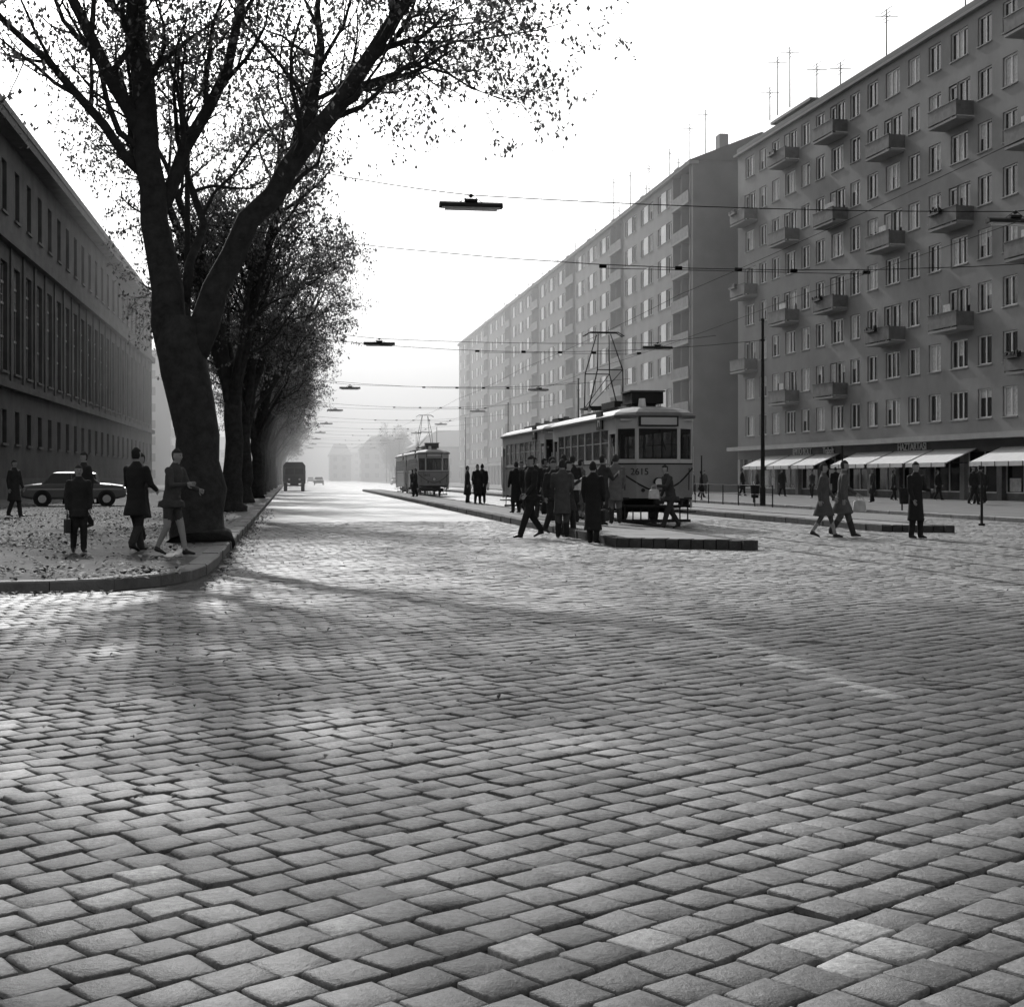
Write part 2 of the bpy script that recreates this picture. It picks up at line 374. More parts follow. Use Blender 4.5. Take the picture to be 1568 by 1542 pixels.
# shops
mb=MB()
mb.box(-.2,LN,-.9,.3,Z0-.32,Z0-.03,4)
mb.box(0,LN,-.02,.3,2.75,Z0-.32,6)
x=0;i=0
while x<LN-1:
    mb.box(x,x+.5,-.02,.35,.1,2.75,4 if i%3==0 else 5)
    for q in range(2):
        a=x+.5+q*1.7;b=a+1.7
        mb.box(a,a+.07,.25,.33,.5,2.75,1); mb.box(a,b,.25,.33,.1,.5,5); mb.box(a,b,.25,.33,.5,.57,1); mb.box(a+.07,b,.30,.34,.57,2.75,2)
        if random.random()<.5: mb.box(a+.3,b-.3,.28,.3,.6,.6+random.uniform(.4,1.3),3)
    x+=3.9;i+=1
mb.box(0,LN,.36,12.9,.1,Z0-.03,6)
mb.obj('shopfront',[wallN]+WM[1:],bn)
def awning(x0,x1):
    mb=MB(); n=max(2,int((x1-x0)/1.2))
    mb.add([(x0,-.05,2.95),(x1,-.05,2.95),(x1,-1.9,2.15),(x0,-1.9,2.15)],[(0,1,2,3)],0)
    mb.add([(x0,-.05,2.9),(x1,-.05,2.9),(x1,-1.88,2.1),(x0,-1.88,2.1)],[(3,2,1,0)],0)
    mb.box(x0,x1,-1.93,-1.89,1.93,2.17,0)
    for k in range(n+1):
        xx=x0+(x1-x0)*k/n; mb.tube([(xx,-.0,2.2),(xx,-1.86,2.08)],[.02,.02],5,1)
        mb.box(xx-.04,xx+.04,-1.94,-1.932,1.93,2.17,1)
    mb.obj('awning',[awn,dark],bn)
for a,b in ((6,10.5),(10.9,15),(15.4,19.3),(22,27),(27.3,32),(32.3,37),(39.5,46),(46.5,53),(57,64)): awning(a,b)
for cx,t in ((13,'ÉPÍTŐ BOLT'),(17.5,'Tejbolt'),(29.5,'HÁZTARTÁSI'),(46,'ÉLELMISZER'),(60,'CIPŐ')):
    text('shop_sign',t,.62,(cx,-.06,2.98),(R(90),0,0),lett,bn,.02)

# far right block
LF=171; bf=empty('apartment_building',(33.7,289,0),R(-90)); mb=MB(); FH2=3.0; Z2=3.9
per=25.3; secs=[]; x=LF-.6; secs.append((x,LF,'wall'))
while x>8:
    secs.append((x-5.6,x,'log')); secs.append((max(0,x-per),x-5.6,'win')); x-=per
if x>0.01: secs.append((0,x,'wall'))
for (a,b,t) in secs:
    if b-a<.05: continue
    if t=='win':
        n=int((b-a)/3.2); cs=[a+(b-a)*(i+.5)/n for i in range(n)]
        for k in range(8):
            z=Z2+k*FH2; wins=[(c,1.8 if i%2 else 1.4,.8,1.6) for i,c in enumerate(cs)]
            strip(mb,a,b,z,FH2,wins)
            for i,(c,w,s,h) in enumerate(wins):
                window(mb,c,w,z+s,h,panes=2,cp=.3,f=.1); mb.box(c-w/2-.05,c+w/2+.05,-.06,.1,z+s-.06,z+s,4)
            for i in range(0,n-1,2):
                c0=cs[i]+.72;c1=cs[i+1]-.92
                if c1>c0: mb.box(c0,c1,-.03,-.002,z+.8,z+2.4,1)
        mb.box(a,b,.322,12,Z2,Z2+8*FH2,0)
    elif t=='log':
        for k in range(8):
            z=Z2+k*FH2
            mb.box(a,b,-.25,1.5,z-.12,z+.08,0); mb.box(a,b,-.25,-.17,z+.08,z+.95,5)
            mb.box(a+1,a+1.9,1.46,1.5,z+.08,z+2.2,2);mb.box(a+2.2,a+4.4,1.46,1.5,z+.9,z+2.3,2); mb.box(a+2.15,a+4.45,1.44,1.46,z+2.3,z+2.38,1)
            mb.box(a+2.75,a+2.85,-.1,1.4,z+.08,z+2.8,0)
        mb.box(a,b,1.505,12,Z2,Z2+8*FH2,6)
        mb.box(a,a+.15,-.1,1.5,Z2+.09,Z2+8*FH2,0); mb.box(b-.15,b,-.1,1.5,Z2+.09,Z2+8*FH2,0)
    else: mb.box(a,b,0,12,Z2,Z2+8*FH2,0)
mb.box(0,LF-.01,.4,12,0,Z2-.002,6)
for q in range(int(LF/4)): mb.box(q*4.0+.4,q*4.0+.9,.2,.39,.1,Z2-.5,4)
mb.box(0,LF-.02,-.1,.39,Z2-.6,Z2-.13,4)
zt=Z2+8*FH2
mb.box(-.2,LF+.15,-.35,.5,zt,zt+.3,0)
mb.add([(-.2,-.4,zt+.3),(LF+.2,-.4,zt+.3),(LF+.2,6,zt+2.9),(-.2,6,zt+2.9),(-.2,12.5,zt+.3),(LF+.2,12.5,zt+.3)],[(0,1,2,3),(3,2,5,4),(0,3,4),(1,5,2)],7)
for q in range(12): mb.box(12+q*14,13.2+q*14,3.5,4.3,zt+1.2,zt+3.6,0); antenna(mb,6+q*13.1,4.5,zt+2,3.2,6)
for q in (132,140,148,156,163,168): antenna(mb,q,2,zt+1.0,random.uniform(3.5,6),6)
mb.obj('walls_and_windows',[wallF]+WM[1:],bf)
mb=MB(); mb.add([(LF+.01,0,0),(LF+.01,12,0),(LF+.01,12,zt),(LF+.01,6,zt+2.6),(LF+.01,0,zt)],[(0,1,2,3,4)]); mb.obj('gable_wall',[brick2],bf)

# left public building
bl=empty('public_building',(-16,36,0),R(90)); mb=MB(); LL=136
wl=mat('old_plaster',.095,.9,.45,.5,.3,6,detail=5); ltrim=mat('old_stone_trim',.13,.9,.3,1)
n=int(LL/3.8); cs=[LL*(i+.5)/n for i in range(n)]
def lwin(z0,z1,wz,h,w,pn):
    strip(mb,0,LL,z0,z1-z0,[(c,w,wz-z0,h) for c in cs],.45)
    for c in cs: window(mb,c,w,wz,h,pn,y=.28,cp=.06,tr=True,f=.06); mb.box(c-w/2-.08,c+w/2+.08,-.12,.1,wz-.14,wz,4)
lwin(0,6.4,3.3,1.9,1.5,2)
lwin(6.8,14.6,7.4,6.2,1.9,2)
for c in cs:
    for zz in (9.3,11.2,12.4): mb.box(c-.93,c+.93,.2,.27,zz,zz+.14,1)
    if c<LL-2: mb.box(c+1.6,c+2.2,-.10,-.002,6.8,14.6,0)
lwin(15.2,20.6,16.4,2.9,1.5,2)
mb.box(0,LL,-.35,.4,6.4,6.8,0);mb.box(0,LL,-.4,.4,14.6,15.2,0);mb.box(0,LL,-.9,.4,20.6,21.1,4);mb.box(0,LL,-.12,-.002,0,1.3,4)
mb.box(0,LL,.46,18,0,20.6,0); mb.box(-.5,LL+.5,-.95,18.5,21.1,21.5,7)
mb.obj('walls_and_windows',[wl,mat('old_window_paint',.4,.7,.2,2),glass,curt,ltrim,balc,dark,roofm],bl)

# distant blocks
def block(name,x0,x1,y0,y1,h,base,gable=False,fl=3.0):
    e=empty(name,(x0,y0,0)); mb=MB(); W=x1-x0;D=y1-y0
    mb.box(0,W,0,D,0,h,0); mb.box(-.4,W+.4,-.4,D+.4,h,h+.4,2)
    if gable: mb.add([(-.4,-.4,h+.4),(W+.4,-.4,h+.4),(W+.4,D+.4,h+.4),(-.4,D+.4,h+.4),(W*.2,D/2,h+4.5),(W*.8,D/2,h+4.5)],[(0,1,5,4),(1,2,5),(2,3,4,5),(3,0,4)],2)
    z=1.2
    while z<h-1.6:
        k=1.2
        while k<W-2: mb.box(k,k+1.3,-.04,-.002,z,z+1.5,1); k+=3.1
        k=1.2
        while k<D-2: mb.box(-.04,-.002,k,k+1.3,z,z+1.5,1); mb.box(W+.002,W+.04,k,k+1.3,z,z+1.5,1); k+=3.1
        z+=fl
    mb.obj('body',[mat('wall_%s_%.2f'%(name,base),base,.9,.12,.1),glass,roofm],e)
block('apartment_tower',-36,-21.5,267,282,24,.38)
block('row_house',22,40,455,470,10,.3,True); block('row_house',41,75,450,470,11.5,.34); block('row_house',14,21.5,520,540,9,.25,True)
block('warehouse_building',28,60,330,350,8,.25,True)
block('row_house',-40,-12,430,450,9,.3,True); block('row_house',-30,-8,560,590,12,.3,True); block('row_house',24,60,640,670,12,.3,True)
mb=MB(); K=40
vsx=[];fs=[]
for j in range(6):
    for i in range(K+1):
        x=-400+i*25; y=1050+j*60; z=max(0,(34*math.exp(-((x+40)/150)**2)+22*math.exp(-((x-260)/180)**2)+4*math.sin(x*.03))*math.sin(math.pi*j/5)); vsx.append((x,y,z-.5))
for j in range(5):
    for i in range(K): a=j*(K+1)+i; fs.append((a,a+1,a+K+2,a+K+1))
mb.add(vsx,fs); mb.obj('hill',[mat('hill_woods',.08,.95,.4,.02)],smooth=True)

# ---------------------------------------------------------------- trees
bark=mat('bark',.035,.95,.6,5,1.0,14,detail=5)
lm=bpy.data.materials.new('foliage'); lm.use_nodes=True; N=lm.node_tree.nodes;L=lm.node_tree.links
N.remove(N['Principled BSDF']); df=N.new('ShaderNodeBsdfDiffuse'); tl=N.new('ShaderNodeBsdfTranslucent'); mx=N.new('ShaderNodeMixShader'); mx.inputs[0].default_value=.45
ge=N.new('ShaderNodeNewGeometry'); mr=N.new('ShaderNodeMapRange'); mr.inputs[3].default_value=.05; mr.inputs[4].default_value=.22; L.new(ge.outputs['Random Per Island'],mr.inputs[0])
L.new(mr.outputs[0],df.inputs[0]);L.new(mr.outputs[0],tl.inputs[0]);L.new(df.outputs[0],mx.inputs[1]);L.new(tl.outputs[0],mx.inputs[2]);L.new(mx.outputs[0],N['Material Output'].inputs['Surface'])
class Tree:
    def __init__(s,seed,leafd=1.0,leaf=.06,ls=1.0): s.r=random.Random(seed); s.mb=MB(); s.leafpts=[]; s.leafd=leafd; s.ls=leaf; s.lsc=ls
    def branch(s,p,d,l,r,lev,maxlev=4):
        rr=s.r; n=[7,5,4,3,2][min(lev,4)]; pts=[p.copy()];rad=[r]; d=d.normalized(); dirs=[d]
        for i in range(n):
            up=.10 if lev<3 else -.03
            d=(d+Vector((rr.gauss(0,.22),rr.gauss(0,.22),rr.gauss(0,.17)+up))).normalized()
            p=p+d*(l/n); pts.append(p.copy()); rad.append(max(.004,r*(1-.75*(i+1)/n))); dirs.append(d)
        s.mb.tube(pts,rad,[9,7,5,3,3][min(lev,4)],0,cap=False)
        if lev<maxlev: s.spawn(pts,rad,dirs,l,lev+1,maxlev)
        if lev>=maxlev-1:
            for q in pts[1:]:
                for _ in range(3):
                    if rr.random()<.5*s.leafd: s.leafpts.append(q+Vector((rr.gauss(0,.07),rr.gauss(0,.07),rr.gauss(-.04,.06))))
    def spawn(s,pts,rad,dirs,l,lev,maxlev,cnt=None,lmul=None,start=.2):
        rr=s.r; cnt=cnt or {1:7,2:5,3:5,4:3}.get(lev,4)
        for c in range(cnt):
            t=start+(1-start)*(c+rr.random()*.8)/cnt; t=min(t,.98); f=t*(len(pts)-1); i=int(f)
            p=pts[i].lerp(pts[min(i+1,len(pts)-1)],f-i); d=dirs[min(i,len(dirs)-1)]
            perp=Vector((rr.gauss(0,1),rr.gauss(0,1),rr.gauss(0,.6))); perp=(perp-d*perp.dot(d)).normalized()
            nd=d*rr.uniform(.45,.9)+perp*rr.uniform(.6,1.0); L_={1:rr.uniform(3.0,4.8),2:rr.uniform(1.5,2.6),3:rr.uniform(.8,1.4),4:rr.uniform(.35,.7)}[lev]*(1-.35*t)*s.lsc
            s.branch(p,nd,L_,min(rad[i]*.5,{1:.075,2:.030,3:.012,4:.006}[lev]),lev,maxlev)
    def limb(s,pts,rad,cnt=8,start=.3,n=14):
        P=[];Rr=[]
        pts=[Vector(p) for p in pts]
        for i in range(len(pts)-1):
            for q in range(2):
                t=q/2; P.append(pts[i].lerp(pts[i+1],t)+(Vector((s.r.gauss(0,.05),s.r.gauss(0,.05),0)) if i+q else Vector())); Rr.append(rad[i]*(1-t)+rad[i+1]*t)
        P.append(pts[-1]);Rr.append(rad[-1])
        s.mb.tube(P,Rr,n,0,cap=True)
        D=[(P[min(i+1,len(P)-1)]-P[max(i-1,0)]).normalized() for i in range(len(P))]
        if cnt: s.spawn(P,Rr,D,5,1,4,cnt,start=start)
        return P
    def mesh(s,name):
        r=s.r
        for q in s.leafpts:
            a=s.ls*r.uniform(.6,1.25); M=Matrix.Translation(q)@Matrix.Rotation(r.uniform(0,6.28),4,'Z')@Matrix.Rotation(r.uniform(0,3.14),4,'X')
            s.mb.add([M@Vector(v) for v in [(0,-a,0),(a*.62,-.15*a,.1*a),(0,a,0),(-a*.62,-.15*a,.1*a)]],[(0,1,2,3)],1)
        me=bpy.data.meshes.new(name); me.from_pydata(s.mb.v,[],s.mb.f); me.materials.append(bark);me.materials.append(lm)
        me.polygons.foreach_set('material_index',s.mb.m); me.polygons.foreach_set('use_smooth',[m==0 for m in s.mb.m]); me.update(); return me
t=Tree(3,.85,.056,.80)
t.limb([(0,0,-.05),(-.02,0,.25),(-.03,0,1.0),(-.10,0,2.0),(-.28,0,3.3),(-.34,0,4.2)],[.66,.52,.44,.41,.45,.42],0,n=18)
t.limb([(-.42,0,3.5),(-.60,.05,4.8),(-.86,.1,6.1),(-.97,.1,7.3),(-1.02,.2,8.9),(-1.22,.3,10.4),(-1.1,.5,13),(-.9,.6,15.5)],[.36,.30,.26,.24,.21,.18,.12,.03],12,.36)
t.limb([(-.2,0,3.5),(.24,-.1,4.8),(.92,-.2,6.1),(1.6,-.2,7.1),(2.58,-.3,8.3),(3.3,-.3,9.4),(4.05,-.2,10.5),(4.6,0,12.0),(4.9,.2,14)],[.32,.25,.22,.20,.17,.14,.11,.07,.02],14,.3)
t.limb([(-.9,.1,6.0),(-.3,.4,7.6),(.4,.7,9.2),(.9,1.0,11.4),(1.2,1,14)],[.15,.13,.10,.07,.02],9,.15)
t.limb([(-.97,.1,7.4),(-1.5,0,8.6),(-2.2,-.2,9.8),(-2.9,-.4,11.5),(-3.3,-.5,13)],[.16,.13,.10,.07,.02],10,.15)
t.limb([(-1.0,.1,6.9),(-1.7,-.3,7.8),(-2.7,-.7,8.8),(-3.9,-.9,10.0),(-4.9,-1,10.6)],[.10,.09,.07,.04,.02],9,.25)
t.limb([(1.9,-.2,7.5),(2.2,.3,8.8),(2.2,.8,10.5),(2.4,1.2,12.5)],[.11,.09,.06,.02],9,.15)
t.limb([(2.5,-.3,8.2),(3.2,-.9,8.6),(4.0,-1.2,8.9),(4.6,-1.4,8.7)],[.07,.05,.035,.015],9,.2)
t.limb([(-.3,.3,4.6),(-.1,1.0,6.2),(-.5,1.6,8.0),(-.6,2.0,10.0)],[.10,.08,.05,.02],8,.35)
t.limb([(3.3,-.3,9.4),(4.2,.4,9.9),(4.8,.8,10.6)],[.07,.05,.02],8,.2)
me1=t.mesh('street_tree')
def std_tree(seed):
    t=Tree(seed,1.0,.07,.88); r=t.r
    zf=r.uniform(3.2,4.4); lean=r.uniform(-.4,.3)
    t.limb([(0,0,-.05),(0,0,.25),(lean*.2,0,1.2),(lean*.6,0,2.4),(lean,0,zf)],[.50,.38,.32,.30,.30],0,n=14)
    k=4
    for i in range(k):
        a=i*2*math.pi/k+r.uniform(-.4,.4)+.4; rr=r.uniform(2.8,4.4); h=r.uniform(12.5,16)
        dx,dy=math.cos(a),math.sin(a)
        t.limb([(lean,0,zf-.4),(lean+dx*rr*.12,dy*rr*.12,zf+1.5),(lean+dx*rr*.35,dy*rr*.35,zf+4),(lean+dx*rr*.75,dy*rr*.75,(zf+4+h)/2),(lean+dx*rr*1.0,dy*rr*1.0,h-1.5),(lean+dx*rr*1.15,dy*rr*1.15,h)],[.24,.20,.16,.11,.06,.02],12,.24)
    for i in range(3):
        a=r.uniform(0,6.28); dx,dy=math.cos(a),math.sin(a)
        t.limb([(lean,0,zf),(lean+dx*1.2,dy*1.2,zf+1.6),(lean+dx*2.4,dy*2.4,zf+3.2),(lean+dx*3.4,dy*3.4,zf+4.6)],[.11,.09,.05,.02],9,.3)
    return t.mesh('street_tree')
std=[std_tree(s) for s in (11,12,13)]
def place_tree(me,x,y,rz=0,s=1):
    o=bpy.data.objects.new('street_tree',me); sc.collection.objects.link(o); o.location=(x,y,.12); o.rotation_euler=(0,0,rz); o.scale=(s,s,s)
place_tree(me1,-1.7,27.9)
for i,y in enumerate([52.5,70,86,104,122,140,160,180,202,225,250,275,305,335,365]):
    place_tree(std[i%3],-2.0+random.uniform(-.3,.2),y,random.uniform(0,6.28) if i else 0.4,random.uniform(.95,1.12))
for i,y in enumerate([330,350,372,396]): place_tree(std[i%3],24+i,y,i*1.3,.75)

# ---------------------------------------------------------------- wires, lamps, poles
iron=mat('dark_iron',.025,.7,.3,5,spec=.2)
wirem=mat('wire_black',.01,.95,.1,5,spec=.05)
def wire(mb,a,b,sag=.3,r=.012,n=10):
    a=Vector(a);b=Vector(b); mb.tube([a.lerp(b,i/n)-Vector((0,0,sag*4*(i/n)*(1-i/n))) for i in range(n+1)],[r]*(n+1),4,0,cap=False)
def lamp(x,y,z):
    e=empty('hanging_street_lamp',(x,y,z)); mb=MB()
    prof=[(-.14,0),(-.10,.10),(0,.15),(.10,.10),(.14,0)]
    mb.loft([[Vector((X*s,Y_,Z_*1.0)) for Y_,Z_ in prof] for X,s in ((-.8,1),(-.74,1),(.74,1),(.8,1))],0)
    mb.box(-.74,.74,-.12,.12,-.012,-.001,1)
    mb.tube([(-.66,-.05,-.045),(.66,-.05,-.045)],[.022,.022],8,1); mb.tube([(-.66,.05,-.045),(.66,.05,-.045)],[.022,.022],8,1)
    mb.box(-.16,.16,-.07,.07,.15,.22,0); mb.tube([(-.3,0,.13),(0,0,.34),(.3,0,.13)],[.012]*3,5,0); mb.cyl((0,0,.3),(0,1,0),.05,.06,10,0)
    mb.obj('body',[iron,mat('lamp_tubes',.75,.4,.05)],e)
def pole(x,y,h=8.6):
    e=empty('catenary_pole',(x,y,.1)); mb=MB(); mb.tube([(0,0,0),(0,0,.8),(0,0,.85),(0,0,h)],[.13,.13,.1,.06],10,0); mb.cyl((0,0,h),(0,0,1),.08,.1,8,0)
    mb.cyl((0,0,h-.9),(0,0,1),.09,.08,8,0); mb.obj('mast',[iron],e)
lw=MB(); LY=[36,74,111,148,185,222,259,300,340]
for y in LY:
    lamp(4.5,y,8.15); lamp(19.2,y,8.15)
    pole(-2.5,y,9.6)
    if y!=74: pole(22.4,y,9.0)
    wire(lw,(-2.5,y,9.6),(4.5,y,8.47),.15,.012); wire(lw,(4.5,y,8.47),(19.2,y,8.47),.12,.012); wire(lw,(19.2,y,8.47),(22.4,y,8.9),0,.012)
lw.obj('lamp_span_wires',[wirem])
cw=MB()
for t_ in (T1,T2):
    for i in range(-1,12): wire(cw,(t_,i*25+11,6.05),(t_,i*25+36,6.05),.08,.006)
for y in (11,61,36,86,111,136,161,186,211,236,261):
    px=20.6
    if y==61: pole(px,y,8.2)
    wire(cw,(-2.5,y,7.6),(px if y>40 else 23,y,7.4),.75,.010)
    for xx in (7.9,T1,11.5,T2,15): cw.tube([(xx-.09,y,6.75),(xx+.09,y,6.75)],[.05,.05],6,0)
    wire(cw,(8,y,6.7),(15,y,6.7),.0,.008)
cw.obj('tram_overhead_wires',[wirem])

# ---------------------------------------------------------------- trams
tb=mat('tram_body_paint',.24,.35,.15,1.5); tc_=mat('tram_cream_paint',.46,.35,.1,1.5); tr_=mat('tram_roof_paint',.14,.6,.3,2); tu=mat('tram_under',.02,.7,.3,4); tg=glass_mat('tram_glass',.5)
wheelm=mat('wheel_steel',.12,.5,.2,4,metal=.5); hl=mat('headlight_glass',.6,.15,.05)
def tram(name,x,y,z,motor=True,L=10.4,board='2615',tones=None):
    e=empty(name,(x,y,z)); mb=MB(); W=1.08
    MT=[tb,tc_,tr_,tu,tg,iron,hl,wheelm,lett]
    cen=Vector((0,L/2,0))
    def seg(p0,p1,t0,t1,z0,z1,mi,out=0.0,th=.05):
        p0=Vector((*p0,0));p1=Vector((*p1,0)); d=p1-p0;l=d.length; d/=l; n=Vector((d.y,-d.x,0))
        if n.dot((p0+p1)/2-cen)<0: n=-n
        a=p0+d*(t0*l);b=p0+d*(t1*l)
        q=[a+n*out,b+n*out,b+n*(out-th),a+n*(out-th)]
        mb.add([v+Vector((0,0,z0)) for v in q]+[v+Vector((0,0,z1)) for v in q],[(0,3,2,1),(4,5,6,7),(0,1,5,4),(1,2,6,5),(2,3,7,6),(3,0,4,7)],mi)
    def panel(p0,p1,nw,zw0=1.85,zw1=2.68,low=True,pil=.09):
        if low: seg(p0,p1,0,1,.78,1.74,0); seg(p0,p1,0,1,1.74,zw0,1,.004,.054); seg(p0,p1,0,1,1.70,1.74,5,.012,.03)
        seg(p0,p1,0,1,zw1,2.98,1)
        l=(Vector(p1)-Vector(p0)).length
        for i in range(nw):
            a=i/nw;b=(i+1)/nw;pp=pil/2/l
            seg(p0,p1,a,a+pp,zw0,zw1,1);seg(p0,p1,b-pp,b,zw0,zw1,1)
            seg(p0,p1,a+pp,b-pp,zw0,zw1,4,-.03,.008)
            seg(p0,p1,a+pp,b-pp,zw0+.55*(zw1-zw0),zw0+.58*(zw1-zw0),1,-.02,.02) if nw>2 else None
    fw=.60
    for yy,sg in ((0,1),(L,-1)):
        panel((-fw,yy),(fw,yy),1,pil=.12)
        for s in (-1,1):
            panel((s*fw,yy),(s*W,yy+sg*.42),1,pil=.10)
            a=(s*W,yy+sg*.42);b=(s*W,yy+sg*1.35)
            seg(a,b,0,.1,.5,2.98,1);seg(a,b,.9,1,.5,2.98,1);seg(a,b,.1,.9,2.55,2.98,1)
            seg(a,b,.1,.5,.55,2.55,5 if sg>0 and s<0 else 0,-.25,.02)
            if not(sg>0 and s<0): seg(a,b,.1,.9,.55,1.6,0,-.06,.02);seg(a,b,.1,.9,1.6,2.5,4,-.06,.01)
            seg(a,b,.05,.95,.38,.42,5,.12,.4)
            mb.tube([(s*(W+.03),yy+sg*.5,.9),(s*(W+.05),yy+sg*.5,2.2)],[.018,.018],6,1)
            mb.tube([(s*(W+.03),yy+sg*1.28,.9),(s*(W+.05),yy+sg*1.28,2.2)],[.018,.018],6,1)
    for s in (-1,1): panel((s*W,1.35),(s*W,L-1.35),7)
    for s in (-1,1): seg((s*W,1.4),(s*W,L-1.4),0,1,.62,.78,0,-.01,.04)
    mb.box(-1.0,1.0,.15,L-.15,.74,.80,3)
    mb.box(-W+.06,W-.06,.1,L-.1,2.9,2.95,1)
    for k in range(6):
        yy=2+k*1.2
        for s in (-.7,.7): mb.box(s-.3,s+.3,yy,yy+.08,.8,1.75,5); mb.box(s-.3,s+.3,yy+.08,yy+.5,1.15,1.22,5)
    mb.box(-1.0,1.0,1.45,1.5,.8,1.8,5)
    out=[(-fw,0),(fw,0),(W,.42),(W,L-.42),(fw,L),(-fw,L),(-W,L-.42),(-W,.42)]
    rings=[]
    for zz,o in ((2.98,.0),(2.98,.07),(3.05,.08),(3.13,0.0),(3.22,-.18),(3.28,-.42),(3.31,-.6)):
        rings.append([Vector((px*(1+o/W),L/2+(py-L/2)*(1+o/(L/2)),zz)) for px,py in out])
    mb.loft(rings,2)
    mb.box(-.35,.35,1.6,L-1.6,3.29,3.42,2)
    mb.box(-.55,.55,-.10,-.002,2.74,3.02,5); mb.box(-.5,.5,-.115,-.101,2.78,2.98,1)
    for sg,yy in ((1,0),(-1,L)):
        yv=-.002 if sg>0 else L+.002
        mb.cyl((0,yv-sg*.05,1.22),(0,1,0),.13,.12,18,5); mb.cyl((0,yv-sg*.10,1.22),(0,1,0),.105,.06,18,6)
        for s in (-.42,.42): mb.cyl((s,yv-sg*.02,1.0),(0,1,0),.05,.05,10,5)
        mb.box(-.13,.13,yv-.18 if sg>0 else yv,yv if sg>0 else yv+.18,.62,.78,5)
        mb.tube([(-.95,yv+sg*.30,.56),(-.55,yv-sg*.12,.56),(.55,yv-sg*.12,.56),(.95,yv+sg*.30,.56)],[.05]*4,6,5)
        mb.box(-.95,.95,yv+sg*.15-.03,yv+sg*.15+.03,.12,.2,5)
        for k in range(9): mb.box(-.9+k*.22,-.87+k*.22,yv+sg*.15-.02,yv+sg*.15+.02,.2,.6,5)
        pts=[]
        for q in range(-10,11):
            u=q/10; xx=u*W; py=(0 if abs(xx)<fw else (abs(xx)-fw)/(W-fw)*.42)
            pts.append((xx,yv+sg*(py-.012),.98+.62*abs(u)**1.7))
        mb.tube(pts,[.022]*len(pts),5,5)
        mb.tube([(.05,yv-sg*.03,2.65),(.2,yv-sg*.03,2.1)],[.01,.01],4,5)
        for s in (-.9,.9): mb.tube([(s,yv+sg*.12,1.0),(s,yv+sg*.10,1.6)],[.015,.015],5,5)
    mb.box(-.62,.62,2.2,L-2.2,.35,.72,3)
    for yy in (3.3,L-3.3):
        for s in (-.72,.72): mb.cyl((s,yy,.38),(1,0,0),.38,.11,22,7); mb.cyl((s*1.1,yy,.38),(1,0,0),.12,.12,10,5)
        for s in (-.86,.86): mb.box(s-.05,s+.05,yy-.9,yy+.9,.32,.5,5)
    mb.box(-.9,-.66,4.4,6.2,.25,.7,5)
    mb.box(-W-.06,-W-.01,2.0,2.75,2.72,3.22,5)
    mb.box(-.3,.3,2.0,3.2,3.42,3.5,5)
    if motor:
        yc=6.9; zb=3.42
        mb.box(-.6,.6,yc-.75,yc-.68,zb+.1,zb+.17,5);mb.box(-.6,.6,yc+.68,yc+.75,zb+.1,zb+.17,5)
        zt_=6.02-z
        mid=(zb+zt_)/2
        for s in (-.58,.58):
            mb.box(s-.03,s+.03,yc-.75,yc+.75,zb+.1,zb+.16,5)
            for q in (-.6,.6): mb.cyl((s,yc+q,zb+.05),(0,0,1),.05,.12,8,8)
            for q in (-1,1):
                mb.tube([(s*.95,yc+q*.35,zb+.15),(s*.7,yc+q*.95,mid)],[.022,.02],5,5)
                mb.tube([(s*.7,yc+q*.95,mid),(s*.35,yc+q*.12,zt_-.1)],[.02,.016],5,5)
        for q in (-1,1):
            mb.tube([(-.4,yc+q*.95,mid),(.4,yc+q*.95,mid)],[.018,.018],5,5)
            mb.tube([(-.55,yc+q*.35,zb+.15),(.4,yc+q*.95,mid)],[.012,.012],4,5)
            mb.tube([(-.65,yc+q*.13,zt_-.16),(-.45,yc+q*.13,zt_-.04),(.45,yc+q*.13,zt_-.04),(.65,yc+q*.13,zt_-.16)],[.02]*4,5,5)
        mb.box(-.45,.45,1.15,2.3,3.42,3.75,5); mb.box(-.5,.5,1.1,2.35,3.75,3.79,2)
        mb.box(-.4,.4,3.6,5.4,3.42,3.62,5)
        mb.tube([(-.2,1.0,3.3),(-.2,1.0,3.55)],[.12,.09],10,8)
        mb.tube([(0.0,2.4,3.5),(.1,3.4,3.7)],[.03,.03],6,5)
    else:
        for k in range(4): mb.tube([(0,2+k*2,3.4),(0,2+k*2,3.55)],[.14,.1],10,2)
    mb.obj('body',MT,e)
    text('number',board,.26,(-.52,-.012,1.42),(R(90),0,0),iron,e,.004)
    text('line_sign','M',.42,(-W-.066,2.38,2.80),(R(90),0,R(-90)),lett,e,.004)
    return e
tram('tram_car',T1,38.1,.0)
tram('tram_trailer_car',T1,49.3,.0,False,11.0,'5823')
tram('tram_car',T1,100,.0,True,10.4,'2602')
tram('tram_trailer_car',T1,111.3,.0,False,11.0,'5810')

